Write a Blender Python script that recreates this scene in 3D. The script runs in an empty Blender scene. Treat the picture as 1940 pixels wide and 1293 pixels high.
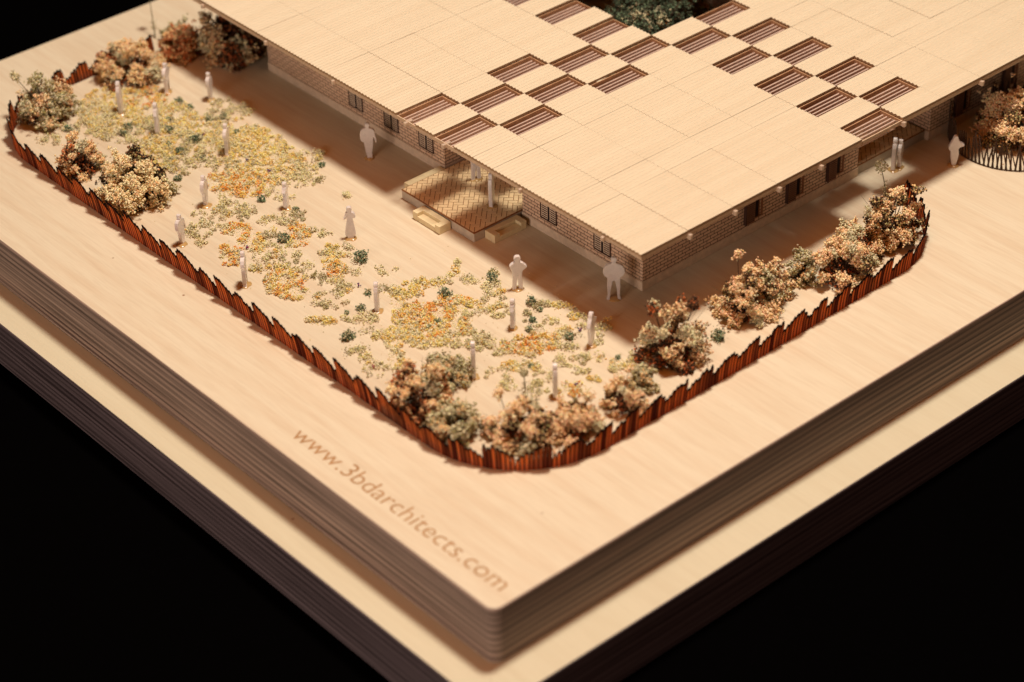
import bpy, math, random
import numpy as np
from mathutils import Matrix, Vector

# ------------------------------------------------------------------ measured layout
CAM_POS = [-28.3029, -34.2894, 40.0013]
CAM_ROT = [[0.750802, 0.397415, -0.527595],
 [-0.660135, 0.423955, -0.620068],
 [-0.022748, 0.813833, 0.580654]]
LENS = 83.85
CELL_X = 1.8429
CELL_Y = 0.9103
ROOF_X = 10.71
ROOF_Y = 5.849
T1 = 1.839
STEP = 1.204
T2 = 1.76
DEPTH = 33.35
PATCHES = [[7.07, 27.64, 0.78, -0.74, -0.82, -1.24, 'Y'],
 [8.29, 27.71, 0.59, -0.56, -0.41, -0.6, 'O'],
 [8.25, 25.78, 0.52, -0.49, -0.56, -0.81, 'Y'],
 [8.36, 24.25, 0.7, -0.67, -0.59, -0.84, 'Y'],
 [9.81, 24.93, 0.58, -0.55, -0.41, -0.57, 'G'],
 [6.6, 24.29, 0.48, -0.45, -0.68, -0.99, 'Y'],
 [6.97, 23.48, 0.45, -0.43, -0.57, -0.82, 'G'],
 [8.96, 22.28, 0.75, -0.72, -0.75, -1.02, 'Y'],
 [9.03, 21.07, 0.62, -0.59, -0.66, -0.89, 'Y'],
 [9.03, 20.08, 0.62, -0.59, -0.43, -0.57, 'G'],
 [9.9, 20.33, 0.37, -0.35, -0.44, -0.57, 'G'],
 [7.44, 20.92, 0.76, -0.72, -0.41, -0.57, 'O'],
 [6.48, 26.27, 0.64, -0.61, -0.38, -0.58, 'G'],
 [7.37, 25.42, 0.58, -0.55, -0.49, -0.71, 'G'],
 [7.68, 24.19, 0.63, -0.6, -0.31, -0.45, 'G'],
 [7.98, 22.98, 0.45, -0.43, -0.43, -0.6, 'G'],
 [6.32, 27.62, 0.47, -0.44, -0.5, -0.77, 'G'],
 [5.6, 27.48, 0.44, -0.42, -0.3, -0.47, 'G'],
 [4.49, 27.36, 0.33, -0.31, -0.17, -0.26, 'G'],
 [5.55, 23.92, 0.42, -0.4, -0.41, -0.6, 'O'],
 [7.18, 22.74, 0.32, -0.31, -0.17, -0.24, 'G'],
 [7.64, 21.85, 0.3, -0.28, -0.13, -0.19, 'G'],
 [5.09, 23.9, 0.37, -0.35, -0.33, -0.49, 'Y'],
 [9.39, 22.94, 0.38, -0.36, -0.44, -0.6, 'Y'],
 [7.29, 20.63, 0.49, -0.47, -0.34, -0.46, 'O'],
 [7.84, 19.45, 0.42, -0.39, -0.17, -0.23, 'G'],
 [6.28, 19.6, 0.42, -0.4, -0.31, -0.43, 'G'],
 [6.35, 20.26, 0.15, -0.14, -0.37, -0.51, 'G'],
 [5.2, 19.94, 0.27, -0.25, -0.23, -0.33, 'G'],
 [4.73, 19.18, 0.23, -0.21, -0.3, -0.42, 'G'],
 [4.68, 19.77, 0.12, -0.11, -0.24, -0.35, 'G'],
 [5.41, 19.33, 0.29, -0.27, -0.14, -0.2, 'G'],
 [5.72, 18.66, 0.29, -0.27, -0.21, -0.29, 'O'],
 [5.67, 17.88, 0.32, -0.3, -0.28, -0.38, 'O'],
 [4.86, 18.0, 0.28, -0.27, -0.1, -0.14, 'O'],
 [4.7, 17.5, 0.26, -0.24, -0.24, -0.33, 'O'],
 [5.58, 17.2, 0.28, -0.27, -0.28, -0.38, 'G'],
 [5.65, 16.61, 0.21, -0.2, -0.21, -0.28, 'G'],
 [4.97, 16.57, 0.23, -0.22, -0.15, -0.21, 'G'],
 [6.84, 18.39, 0.26, -0.25, -0.16, -0.22, 'G'],
 [7.21, 18.17, 0.22, -0.2, -0.22, -0.29, 'G'],
 [7.62, 18.08, 0.17, -0.16, -0.24, -0.32, 'S'],
 [6.32, 17.68, 0.19, -0.18, -0.23, -0.31, 'S'],
 [6.87, 17.17, 0.32, -0.3, -0.36, -0.48, 'O'],
 [7.51, 16.8, 0.26, -0.25, -0.15, -0.19, 'G'],
 [6.23, 17.11, 0.3, -0.28, -0.11, -0.14, 'G'],
 [6.08, 16.21, 0.16, -0.16, -0.21, -0.28, 'G'],
 [5.81, 15.43, 0.19, -0.18, -0.26, -0.34, 'G'],
 [5.48, 15.86, 0.23, -0.22, -0.19, -0.25, 'Y'],
 [5.06, 15.47, 0.38, -0.36, -0.27, -0.36, 'O'],
 [4.91, 14.76, 0.37, -0.35, -0.22, -0.29, 'O'],
 [4.69, 15.58, 0.12, -0.11, -0.27, -0.36, 'Y'],
 [5.25, 13.95, 0.34, -0.32, -0.19, -0.24, 'G'],
 [6.99, 15.59, 0.26, -0.24, -0.3, -0.39, 'Y'],
 [6.59, 14.82, 0.2, -0.19, -0.35, -0.45, 'O'],
 [6.08, 14.01, 0.25, -0.24, -0.31, -0.4, 'G'],
 [7.42, 15.47, 0.18, -0.17, -0.22, -0.28, 'G'],
 [5.96, 14.78, 0.17, -0.16, -0.17, -0.23, 'S'],
 [6.94, 14.37, 0.23, -0.22, -0.09, -0.11, 'G'],
 [7.68, 13.79, 0.21, -0.2, -0.13, -0.16, 'G'],
 [4.63, 13.07, 0.34, -0.32, -0.15, -0.19, 'Y'],
 [5.72, 12.16, 0.32, -0.3, -0.15, -0.19, 'G'],
 [7.0, 12.8, 0.23, -0.22, -0.17, -0.22, 'G'],
 [9.38, 12.62, 0.23, -0.22, -0.13, -0.15, 'G'],
 [9.67, 12.51, 0.12, -0.11, -0.06, -0.07, 'G'],
 [9.15, 12.17, 0.21, -0.2, -0.13, -0.15, 'Y'],
 [9.14, 11.71, 0.14, -0.13, -0.13, -0.15, 'G'],
 [9.23, 11.31, 0.16, -0.15, -0.13, -0.15, 'G'],
 [9.35, 11.01, 0.21, -0.19, -0.2, -0.23, 'G'],
 [9.36, 10.58, 0.16, -0.15, -0.09, -0.1, 'Y'],
 [9.77, 11.31, 0.16, -0.15, -0.22, -0.26, 'S'],
 [7.28, 12.46, 0.4, -0.38, -0.16, -0.19, 'Y'],
 [8.05, 12.43, 0.4, -0.38, -0.16, -0.19, 'Y'],
 [8.55, 12.15, 0.21, -0.2, -0.09, -0.11, 'G'],
 [7.03, 12.77, 0.21, -0.19, -0.17, -0.22, 'S'],
 [8.55, 11.15, 0.29, -0.27, -0.09, -0.11, 'G'],
 [8.29, 10.71, 0.32, -0.3, -0.14, -0.17, 'Y'],
 [8.11, 11.11, 0.32, -0.3, -0.23, -0.27, 'O'],
 [8.82, 10.52, 0.17, -0.16, -0.14, -0.17, 'G'],
 [8.68, 10.16, 0.23, -0.21, -0.14, -0.16, 'Y'],
 [8.78, 9.81, 0.25, -0.23, -0.23, -0.27, 'G'],
 [9.14, 10.22, 0.14, -0.13, -0.18, -0.21, 'G'],
 [7.04, 11.21, 0.62, -0.58, -0.38, -0.46, 'O'],
 [7.0, 10.22, 0.56, -0.53, -0.34, -0.41, 'O'],
 [6.04, 10.94, 0.34, -0.32, -0.3, -0.37, 'Y'],
 [6.32, 10.03, 0.5, -0.47, -0.22, -0.26, 'Y'],
 [6.63, 11.34, 0.38, -0.36, -0.27, -0.33, 'Y'],
 [7.57, 10.46, 0.37, -0.35, -0.31, -0.37, 'Y'],
 [7.57, 9.98, 0.25, -0.23, -0.33, -0.39, 'G'],
 [7.97, 10.08, 0.2, -0.19, -0.23, -0.27, 'G'],
 [7.37, 9.15, 0.28, -0.26, -0.27, -0.32, 'G'],
 [6.98, 9.3, 0.22, -0.21, -0.29, -0.34, 'G'],
 [7.39, 8.56, 0.33, -0.31, -0.27, -0.31, 'G'],
 [8.04, 7.94, 0.4, -0.37, -0.31, -0.35, 'O'],
 [8.7, 7.79, 0.33, -0.31, -0.31, -0.35, 'O'],
 [9.22, 7.77, 0.28, -0.26, -0.23, -0.25, 'Y'],
 [9.28, 7.32, 0.22, -0.21, -0.23, -0.25, 'S'],
 [8.87, 7.17, 0.28, -0.26, -0.16, -0.17, 'G'],
 [6.18, 8.66, 0.28, -0.26, -0.21, -0.25, 'G'],
 [6.64, 7.54, 0.24, -0.23, -0.15, -0.17, 'G'],
 [7.13, 7.43, 0.2, -0.18, -0.15, -0.17, 'Y'],
 [7.43, 7.25, 0.31, -0.29, -0.17, -0.19, 'Y'],
 [7.5, 6.46, 0.2, -0.18, -0.28, -0.32, 'G'],
 [6.55, 7.0, 0.22, -0.2, -0.2, -0.22, 'G'],
 [7.11, 6.2, 0.22, -0.2, -0.2, -0.22, 'G'],
 [8.59, 6.52, 0.31, -0.29, -0.19, -0.21, 'G'],
 [9.19, 6.23, 0.22, -0.21, -0.14, -0.15, 'G'],
 [8.37, 5.92, 0.27, -0.26, -0.14, -0.15, 'G'],
 [8.46, 5.45, 0.16, -0.15, -0.1, -0.11, 'Y'],
 [7.73, 5.45, 0.35, -0.32, -0.18, -0.2, 'O'],
 [10.09, 9.03, 0.34, -0.32, -0.07, -0.08, 'G'],
 [10.34, 8.71, 0.23, -0.21, -0.09, -0.1, 'Y'],
 [10.28, 8.18, 0.1, -0.1, -0.25, -0.28, 'Y'],
 [10.13, 7.65, 0.1, -0.09, -0.23, -0.25, 'G'],
 [9.45, 8.4, 0.16, -0.15, -0.11, -0.12, 'G'],
 [9.76, 9.15, 0.14, -0.13, -0.13, -0.14, 'S'],
 [10.08, 6.86, 0.2, -0.19, -0.36, -0.38, 'G'],
 [10.52, 7.1, 0.11, -0.1, -0.13, -0.14, 'G'],
 [8.97, 8.27, 0.22, -0.21, -0.16, -0.18, 'G'],
 [9.2, 9.04, 0.09, -0.08, -0.25, -0.28, 'S'],
 [6.83, 12.2, 0.17, -0.16, -0.14, -0.17, 'Y'],
 [6.11, 11.91, 0.16, -0.15, -0.19, -0.23, 'S'],
 [5.82, 11.99, 0.16, -0.15, -0.1, -0.13, 'G'],
 [5.33, 11.31, 0.11, -0.11, -0.1, -0.12, 'G'],
 [4.45, 10.84, 0.31, -0.29, -0.18, -0.22, 'G'],
 [4.33, 10.01, 0.24, -0.23, -0.24, -0.3, 'G'],
 [4.62, 12.97, 0.2, -0.19, -0.1, -0.13, 'Y'],
 [5.26, 12.48, 0.2, -0.19, -0.08, -0.11, 'G'],
 [5.42, 13.37, 0.3, -0.28, -0.12, -0.15, 'G'],
 [5.24, 11.51, 0.25, -0.23, -0.1, -0.12, 'G'],
 [5.56, 8.48, 0.13, -0.12, -0.13, -0.15, 'G'],
 [5.66, 7.8, 0.12, -0.11, -0.24, -0.28, 'G'],
 [9.6, 5.42, 0.26, -0.25, -0.17, -0.18, 'Y'],
 [9.28, 5.48, 0.11, -0.1, -0.17, -0.18, 'G'],
 [10.0, 5.4, 0.15, -0.14, -0.11, -0.11, 'G'],
 [5.04, 10.05, 0.18, -0.17, -0.32, -0.4, 'Y'],
 [5.64, 10.91, 0.22, -0.21, -0.36, -0.45, 'Y'],
 [9.42, 17.96, 0.09, -0.08, -0.06, -0.07, 'G']]
TUFTS = [[8.99, 26.53, 0.161],
 [9.02, 25.99, 0.142],
 [8.54, 27.76, 0.108],
 [8.11, 27.83, 0.072],
 [6.75, 26.28, 0.158],
 [6.41, 26.02, 0.14],
 [8.06, 25.81, 0.106],
 [7.65, 25.15, 0.158],
 [9.04, 24.89, 0.124],
 [9.47, 24.69, 0.141],
 [9.18, 23.52, 0.122],
 [7.92, 24.06, 0.174],
 [7.05, 23.74, 0.19],
 [7.14, 24.42, 0.104],
 [6.58, 23.57, 0.103],
 [6.31, 23.27, 0.086],
 [7.4, 22.9, 0.12],
 [5.23, 27.58, 0.158],
 [6.12, 22.47, 0.153],
 [7.29, 19.53, 0.15],
 [6.43, 17.21, 0.212],
 [7.48, 14.71, 0.241],
 [5.84, 12.64, 0.156],
 [5.4, 12.81, 0.078],
 [4.67, 11.73, 0.215],
 [6.51, 13.16, 0.126],
 [9.69, 11.21, 0.174],
 [8.1, 11.53, 0.204],
 [7.0, 10.51, 0.139],
 [6.67, 10.55, 0.077],
 [9.68, 9.51, 0.188],
 [9.14, 8.78, 0.124],
 [8.74, 8.46, 0.123],
 [9.35, 7.4, 0.153],
 [9.64, 9.02, 0.093],
 [4.89, 9.36, 0.12],
 [7.59, 7.09, 0.09],
 [9.68, 5.73, 0.091],
 [12.45, 4.41, 0.229],
 [7.33, 25.36, 0.105],
 [9.99, 19.94, 0.12],
 [7.74, 18.38, 0.1]]
BEADS = [(8.35, 21.76), (8.45, 20.72), (5.29, 17.6), (6.51, 13.61), (9.77, 7.4), (8.26, 24.11), (5.94, 23.64), (4.25, 10.08), (7.87, 5.49), (8.19, 22.69)]
BUSHES = [[4.84, 28.4, 0.99, 1.98, 'mix'],
 [3.85, 24.72, 0.71, 1.7, 'beige'],
 [4.13, 22.1, 1.17, 2.15, 'cream'],
 [8.47, 28.78, 1.12, 1.8, 'beige'],
 [10.89, 28.95, 0.83, 1.39, 'red'],
 [12.03, 27.7, 1.28, 2.13, 'dark'],
 [3.71, 7.37, 0.8, 2.28, 'beige'],
 [5.19, 8.0, 0.74, 1.23, 'grey'],
 [3.82, 5.98, 0.79, 1.45, 'grey'],
 [4.91, 4.54, 0.89, 1.8, 'pink'],
 [6.12, 3.74, 0.75, 1.44, 'pink'],
 [8.0, 3.7, 0.55, 1.54, 'pink'],
 [9.16, 4.05, 0.41, 0.95, 'grey'],
 [10.52, 4.39, 0.9, 2.3, 'dark'],
 [13.58, 4.49, 0.84, 1.99, 'pink'],
 [14.7, 4.61, 0.74, 1.72, 'mix'],
 [16.24, 4.68, 0.53, 1.28, 'grey'],
 [16.96, 3.82, 0.86, 1.97, 'pink'],
 [19.73, 4.23, 0.93, 2.2, 'pink'],
 [18.34, 4.26, 0.71, 1.89, 'pink'],
 [26.52, 4.85, 1.22, 2.35, 'pink'],
 [11.16, 29.97, 0.52, 1.04, 'grey']]
PEOPLE = [[11.65, 7.97, 1.5],
 [11.41, 19.27, 1.33],
 [9.93, 10.31, 1.19],
 [4.02, 19.24, 1.08],
 [4.12, 16.08, 1.2],
 [24.71, 6.03, 1.11],
 [8.02, 15.92, 1.15],
 [5.85, 20.56, 1.11],
 [7.61, 18.68, 0.97],
 [8.22, 22.66, 1.13],
 [6.15, 12.28, 1.03],
 [8.49, 8.89, 1.03],
 [9.56, 6.7, 1.17],
 [6.09, 7.84, 1.23],
 [7.16, 5.59, 1.13],
 [7.16, 27.3, 1.22],
 [7.27, 25.28, 1.2],
 [9.87, 25.95, 1.06],
 [9.12, 27.41, 1.12],
 [23.13, 7.17, 1.17],
 [23.36, 7.13, 1.04]]

FOCUS = 73.0
LAMP = (21.5, 7.0, 86.0)

# ------------------------------------------------------------------ camera, light, exposure
scene = bpy.context.scene
col = scene.collection
cam_data = bpy.data.cameras.new("camera")
cam = bpy.data.objects.new("camera", cam_data)
col.objects.link(cam)
m = Matrix([[*CAM_ROT[0], CAM_POS[0]], [*CAM_ROT[1], CAM_POS[1]], [*CAM_ROT[2], CAM_POS[2]], [0, 0, 0, 1]])
cam.matrix_world = m
cam_data.lens = LENS
cam_data.sensor_width = 36
cam_data.clip_end = 1000
cam_data.clip_start = 1
cam_data.dof.use_dof = True
cam_data.dof.focus_distance = FOCUS
cam_data.dof.aperture_fstop = 0.115
scene.camera = cam

world = bpy.data.worlds.new("World")
scene.world = world
world.use_nodes = True
bg = world.node_tree.nodes["Background"]
bg.inputs[0].default_value = (1.0, 0.8, 0.62, 1)
bg.inputs[1].default_value = 0.0


def area_lamp(name, loc, target, size, power, color):
    ld = bpy.data.lights.new(name, 'AREA')
    ld.shape = 'DISK'
    ld.size = size
    ld.energy = power
    ld.color = color
    lo = bpy.data.objects.new(name, ld)
    col.objects.link(lo)
    lo.location = loc
    lo.rotation_euler = (Vector(target) - Vector(loc)).to_track_quat('-Z', 'Y').to_euler()
    return lo


area_lamp("gallery_lamp", LAMP, (17, 10, 0), 13, 99500, (0.96, 0.865, 0.745))
area_lamp("room_fill_lamp", (-70, -8, 15), (8, 10, 0), 46, 36000, (1.0, 0.81, 0.70))
area_lamp("orange_ambient_lamp", (0, -6, 62), (12, 10, 0), 60, 14000, (1.0, 0.24, 0.03))  # added unseen disc standing in for warm ambient light in the shadows

scene.view_settings.view_transform = 'Standard'
scene.view_settings.look = 'None'
scene.view_settings.exposure = 0
scene.view_settings.gamma = 1
scene.view_settings.use_curve_mapping = False
scene.render.engine = 'CYCLES'
scene.cycles.max_bounces = 8
scene.cycles.caustics_reflective = False
scene.cycles.caustics_refractive = False


# ------------------------------------------------------------------ helpers
def tag(o, label=None, cat=None, group=None, kind=None):
    if label: o['label'] = label
    if cat: o['category'] = cat
    if group: o['group'] = group
    if kind: o['kind'] = kind
    return o


def empty(name, loc=(0, 0, 0), rz=0):
    o = bpy.data.objects.new(name, None)
    o.location = loc
    o.rotation_euler = (0, 0, rz)
    o.empty_display_size = 0.3
    col.objects.link(o)
    return o


class MB:
    """collects geometry, links it as one mesh object"""
    def __init__(self):
        self.v = []; self.f = []; self.uv = {}; self.mi = []; self.mat_i = 0

    def quad(self, a, b, c, d, uv=None):
        n = len(self.v)
        self.v += [a, b, c, d]
        self.f.append((n, n+1, n+2, n+3)); self.mi.append(self.mat_i)
        if uv: self.uv[len(self.f)-1] = uv

    def box(self, x0, y0, z0, x1, y1, z1):
        n = len(self.v)
        self.v += [(x0,y0,z0),(x1,y0,z0),(x1,y1,z0),(x0,y1,z0),(x0,y0,z1),(x1,y0,z1),(x1,y1,z1),(x0,y1,z1)]
        for q in ((0,3,2,1),(4,5,6,7),(0,1,5,4),(1,2,6,5),(2,3,7,6),(3,0,4,7)):
            self.f.append(tuple(n+k for k in q)); self.mi.append(self.mat_i)

    def prism(self, poly, z0, z1):
        n = len(self.v); k = len(poly)
        self.v += [(x, y, z0) for x, y in poly] + [(x, y, z1) for x, y in poly]
        self.f.append(tuple(n+i for i in reversed(range(k)))); self.mi.append(self.mat_i)
        self.f.append(tuple(n+k+i for i in range(k))); self.mi.append(self.mat_i)
        for i in range(k):
            j = (i+1) % k
            self.f.append((n+i, n+j, n+k+j, n+k+i)); self.mi.append(self.mat_i)

    def tube(self, pts, r0, r1, seg=5):
        n = len(self.v); K = len(pts)
        for i, p in enumerate(pts):
            p = Vector(p)
            d = (Vector(pts[min(i+1, K-1)]) - Vector(pts[max(i-1, 0)])).normalized()
            u = d.cross(Vector((0.31, 0.2, 0.93))).normalized(); w = d.cross(u)
            r = r0 + (r1-r0)*i/max(1, K-1)
            for s in range(seg):
                a = 2*math.pi*s/seg
                self.v.append(tuple(p + u*math.cos(a)*r + w*math.sin(a)*r))
        for i in range(K-1):
            for s in range(seg):
                t = (s+1) % seg
                self.f.append((n+i*seg+s, n+i*seg+t, n+(i+1)*seg+t, n+(i+1)*seg+s)); self.mi.append(self.mat_i)

    def build(self, name, mats, parent=None, smooth=False):
        me = bpy.data.meshes.new(name)
        me.from_pydata(self.v, [], self.f)
        if not isinstance(mats, (list, tuple)): mats = [mats]
        for mm in mats: me.materials.append(mm)
        me.polygons.foreach_set('material_index', self.mi)
        if self.uv:
            L = me.uv_layers.new(name='UVMap')
            for fi, uvs in self.uv.items():
                p = me.polygons[fi]
                for k, li in enumerate(p.loop_indices): L.data[li].uv = uvs[k]
        if smooth: me.polygons.foreach_set('use_smooth', [True]*len(me.polygons))
        me.update()
        o = bpy.data.objects.new(name, me)
        col.objects.link(o)
        if parent is not None: o.parent = parent
        return o


def bevel(o, w=0.02, seg=2):
    b = o.modifiers.new('bevel', 'BEVEL'); b.width = w; b.segments = seg; b.limit_method = 'ANGLE'
    return o


OCT_V = np.array([(1,0,0),(-1,0,0),(0,1,0),(0,-1,0),(0,0,1),(0,0,-1)], float)
OCT_F = np.array([(0,2,4),(2,1,4),(1,3,4),(3,0,4),(2,0,5),(1,2,5),(3,1,5),(0,3,5)])


def beads(name, P, R, C, mat, parent=None, rng=None, squash=0.2):
    """many tiny faceted florets as one mesh; P centres, R radii, C linear colours"""
    n = len(P)
    rng = rng or np.random.default_rng(1)
    A = rng.normal(size=(n, 3, 3))
    Q, _ = np.linalg.qr(A)
    S = 1 + (rng.random((n, 1, 3)) - 0.5) * 2 * squash
    V = (OCT_V[None] * S) @ Q * np.asarray(R)[:, None, None] + np.asarray(P)[:, None]
    F = OCT_F[None] + (np.arange(n) * 6)[:, None, None]
    V = V.reshape(-1, 3); F = F.reshape(-1, 3)
    me = bpy.data.meshes.new(name)
    me.vertices.add(len(V)); me.vertices.foreach_set('co', V.ravel())
    me.loops.add(F.size); me.loops.foreach_set('vertex_index', F.ravel())
    me.polygons.add(len(F)); me.polygons.foreach_set('loop_start', np.arange(0, F.size, 3))
    me.polygons.foreach_set('loop_total', np.full(len(F), 3))
    me.update(); me.validate()
    ca = me.color_attributes.new('tint', 'FLOAT_COLOR', 'POINT')
    c4 = np.ones((len(V), 4)); c4[:, :3] = np.repeat(np.asarray(C), 6, axis=0)
    ca.data.foreach_set('color', c4.ravel())
    me.materials.append(mat)
    o = bpy.data.objects.new(name, me)
    col.objects.link(o)
    if parent is not None: o.parent = parent
    return o


# ------------------------------------------------------------------ materials
def new_mat(name):
    mt = bpy.data.materials.new(name); mt.use_nodes = True
    nt = mt.node_tree; b = nt.nodes['Principled BSDF']
    return mt, nt, b


def node(nt, t, **kw):
    n = nt.nodes.new(t)
    for k, v in kw.items():
        if k.startswith('i_'): n.inputs[k[2:].replace('_', ' ')].default_value = v
        else: setattr(n, k, v)
    return n


def mixc(nt, fac, a, b, mode='MIX'):
    n = nt.nodes.new('ShaderNodeMix'); n.data_type = 'RGBA'; n.blend_type = mode
    for idx, val in ((0, fac), (6, a), (7, b)):
        if hasattr(val, 'links') or hasattr(val, 'is_linked'): nt.links.new(val, n.inputs[idx])
        elif idx == 0: n.inputs[0].default_value = val
        else: n.inputs[idx].default_value = (*val, 1)
    return n.outputs[2]


def coords(nt, scale=(1, 1, 1), rot=(0, 0, 0)):
    tc = nt.nodes.new('ShaderNodeTexCoord'); mp = nt.nodes.new('ShaderNodeMapping')
    mp.inputs['Scale'].default_value = scale; mp.inputs['Rotation'].default_value = rot
    nt.links.new(tc.outputs['Object'], mp.inputs['Vector'])
    return mp.outputs[0]


def noise(nt, vec, scale, detail=4, rough=0.55):
    n = nt.nodes.new('ShaderNodeTexNoise'); n.inputs['Scale'].default_value = scale
    n.inputs['Detail'].default_value = detail; n.inputs['Roughness'].default_value = rough
    nt.links.new(vec, n.inputs['Vector'])
    return n.outputs[0]


def ramp(nt, fac, p0, p1, c0=(0, 0, 0), c1=(1, 1, 1)):
    r = nt.nodes.new('ShaderNodeValToRGB')
    r.color_ramp.elements[0].position = p0; r.color_ramp.elements[1].position = p1
    r.color_ramp.elements[0].color = (*c0, 1); r.color_ramp.elements[1].color = (*c1, 1)
    nt.links.new(fac, r.inputs[0])
    return r.outputs[0]


def bump(nt, b, h, strength, dist=0.02):
    n = nt.nodes.new('ShaderNodeBump'); n.inputs['Strength'].default_value = strength
    n.inputs['Distance'].default_value = dist
    nt.links.new(h, n.inputs['Height']); nt.links.new(n.outputs[0], b.inputs['Normal'])


def veneer(name, base, grain, amount=0.6, along='Y', rough=0.55, fleck=True):
    """pale birch/maple veneer with long soft figure, short pores and a faint blotch"""
    mt, nt, b = new_mat(name)
    s = {'Y': (1, 0.06, 1), 'X': (0.06, 1, 1), 'Z': (1, 1, 0.06)}[along]
    v = coords(nt, s, (0, 0, 0.035))
    f1 = ramp(nt, noise(nt, v, 2.6, 5, 0.6), 0.42, 0.72)
    f2 = ramp(nt, noise(nt, v, 14, 3, 0.6), 0.45, 0.8)
    c = mixc(nt, 0.5, base, base)
    mx = nt.nodes.new('ShaderNodeMath'); mx.operation = 'MULTIPLY'; mx.inputs[1].default_value = amount
    nt.links.new(f1, mx.inputs[0])
    c1 = mixc(nt, mx.outputs[0], base, grain)
    my = nt.nodes.new('ShaderNodeMath'); my.operation = 'MULTIPLY'; my.inputs[1].default_value = amount*0.55
    nt.links.new(f2, my.inputs[0])
    c2 = mixc(nt, my.outputs[0], c1, tuple(x*0.8 for x in grain))
    blot = ramp(nt, noise(nt, coords(nt), 0.35, 3), 0.3, 0.75)
    mz = nt.nodes.new('ShaderNodeMath'); mz.operation = 'MULTIPLY'; mz.inputs[1].default_value = 0.25
    nt.links.new(blot, mz.inputs[0])
    c3 = mixc(nt, mz.outputs[0], c2, tuple(x*0.93 for x in base))
    if fleck:
        sp = ramp(nt, noise(nt, coords(nt, (1, 1, 1)), 2.1, 12, 0.75), 0.0, 1.0)
        pore = nt.nodes.new('ShaderNodeTexVoronoi'); pore.inputs['Scale'].default_value = 0.55
        nt.links.new(coords(nt, (1, 1, 1)), pore.inputs['Vector'])
        pf = ramp(nt, pore.outputs['Distance'], 0.012, 0.03, (1, 1, 1), (0, 0, 0))
        c3 = mixc(nt, pf, c3, (0.22, 0.1, 0.04))
    nt.links.new(c3, b.inputs['Base Color'])
    b.inputs['Roughness'].default_value = rough
    b.inputs['Specular IOR Level'].default_value = 0.3
    bump(nt, b, noise(nt, coords(nt, s), 30, 3), 0.15, 0.01)
    return mt


def ply_edge(name, dark, light, thick, ztop):
    """laser-charred plywood edge: stacked plies as horizontal stripes"""
    mt, nt, b = new_mat(name)
    tc = nt.nodes.new('ShaderNodeTexCoord'); sx = nt.nodes.new('ShaderNodeSeparateXYZ')
    nt.links.new(tc.outputs['Object'], sx.inputs[0])
    nz = noise(nt, coords(nt, (0.06, 0.06, 1.1)), 1.6, 5)
    ma = nt.nodes.new('ShaderNodeMath'); ma.operation = 'MULTIPLY_ADD'
    ma.inputs[1].default_value = 0.22; nt.links.new(nz, ma.inputs[0]); nt.links.new(sx.outputs[2], ma.inputs[2])
    mu = nt.nodes.new('ShaderNodeMath'); mu.operation = 'MULTIPLY'; mu.inputs[1].default_value = 2*math.pi*8.5/thick
    nt.links.new(ma.outputs[0], mu.inputs[0])
    si = nt.nodes.new('ShaderNodeMath'); si.operation = 'SINE'; nt.links.new(mu.outputs[0], si.inputs[0])
    streak = noise(nt, coords(nt, (0.035, 0.035, 5)), 2.6, 9, 0.72)
    ad = nt.nodes.new('ShaderNodeMath'); ad.operation = 'MULTIPLY_ADD'; ad.inputs[1].default_value = 0.07
    nt.links.new(si.outputs[0], ad.inputs[0]); nt.links.new(streak, ad.inputs[2])
    f = ramp(nt, ad.outputs[0], 0.38, 0.62)
    c = mixc(nt, f, dark, light)
    nt.links.new(c, b.inputs['Base Color'])
    b.inputs['Roughness'].default_value = 0.6
    bump(nt, b, ad.outputs[0], 0.12, 0.02)
    return mt


def brick_wall_mat():
    mt, nt, b = new_mat('engraved_brick_veneer')
    tc = nt.nodes.new('ShaderNodeTexCoord'); sx = nt.nodes.new('ShaderNodeSeparateXYZ')
    nt.links.new(tc.outputs['Object'], sx.inputs[0])
    ad = nt.nodes.new('ShaderNodeMath'); ad.operation = 'ADD'
    nt.links.new(sx.outputs[0], ad.inputs[0]); nt.links.new(sx.outputs[1], ad.inputs[1])
    cb = nt.nodes.new('ShaderNodeCombineXYZ')
    nt.links.new(ad.outputs[0], cb.inputs[0]); nt.links.new(sx.outputs[2], cb.inputs[1])
    br = nt.nodes.new('ShaderNodeTexBrick')
    br.inputs['Scale'].default_value = 1.0; br.inputs['Mortar Size'].default_value = 0.0135
    br.inputs['Mortar Smooth'].default_value = 0.25
    br.inputs['Brick Width'].default_value = 0.30; br.inputs['Row Height'].default_value = 0.115
    br.inputs['Color1'].default_value = (0.82, 0.62, 0.45, 1); br.inputs['Color2'].default_value = (0.72, 0.52, 0.37, 1)
    br.inputs['Mortar'].default_value = (0.09, 0.03, 0.012, 1)
    nt.links.new(cb.outputs[0], br.inputs['Vector'])
    nz = ramp(nt, noise(nt, coords(nt, (1, 1, 0.3)), 5, 4), 0.35, 0.8)
    c = mixc(nt, 0.3, br.outputs['Color'], mixc(nt, nz, (0.7, 0.5, 0.33), (0.45, 0.27, 0.17)), 'MULTIPLY')
    nt.links.new(c, b.inputs['Base Color']); b.inputs['Roughness'].default_value = 0.65
    bump(nt, b, br.outputs['Fac'], -0.5, 0.01)
    return mt


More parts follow.
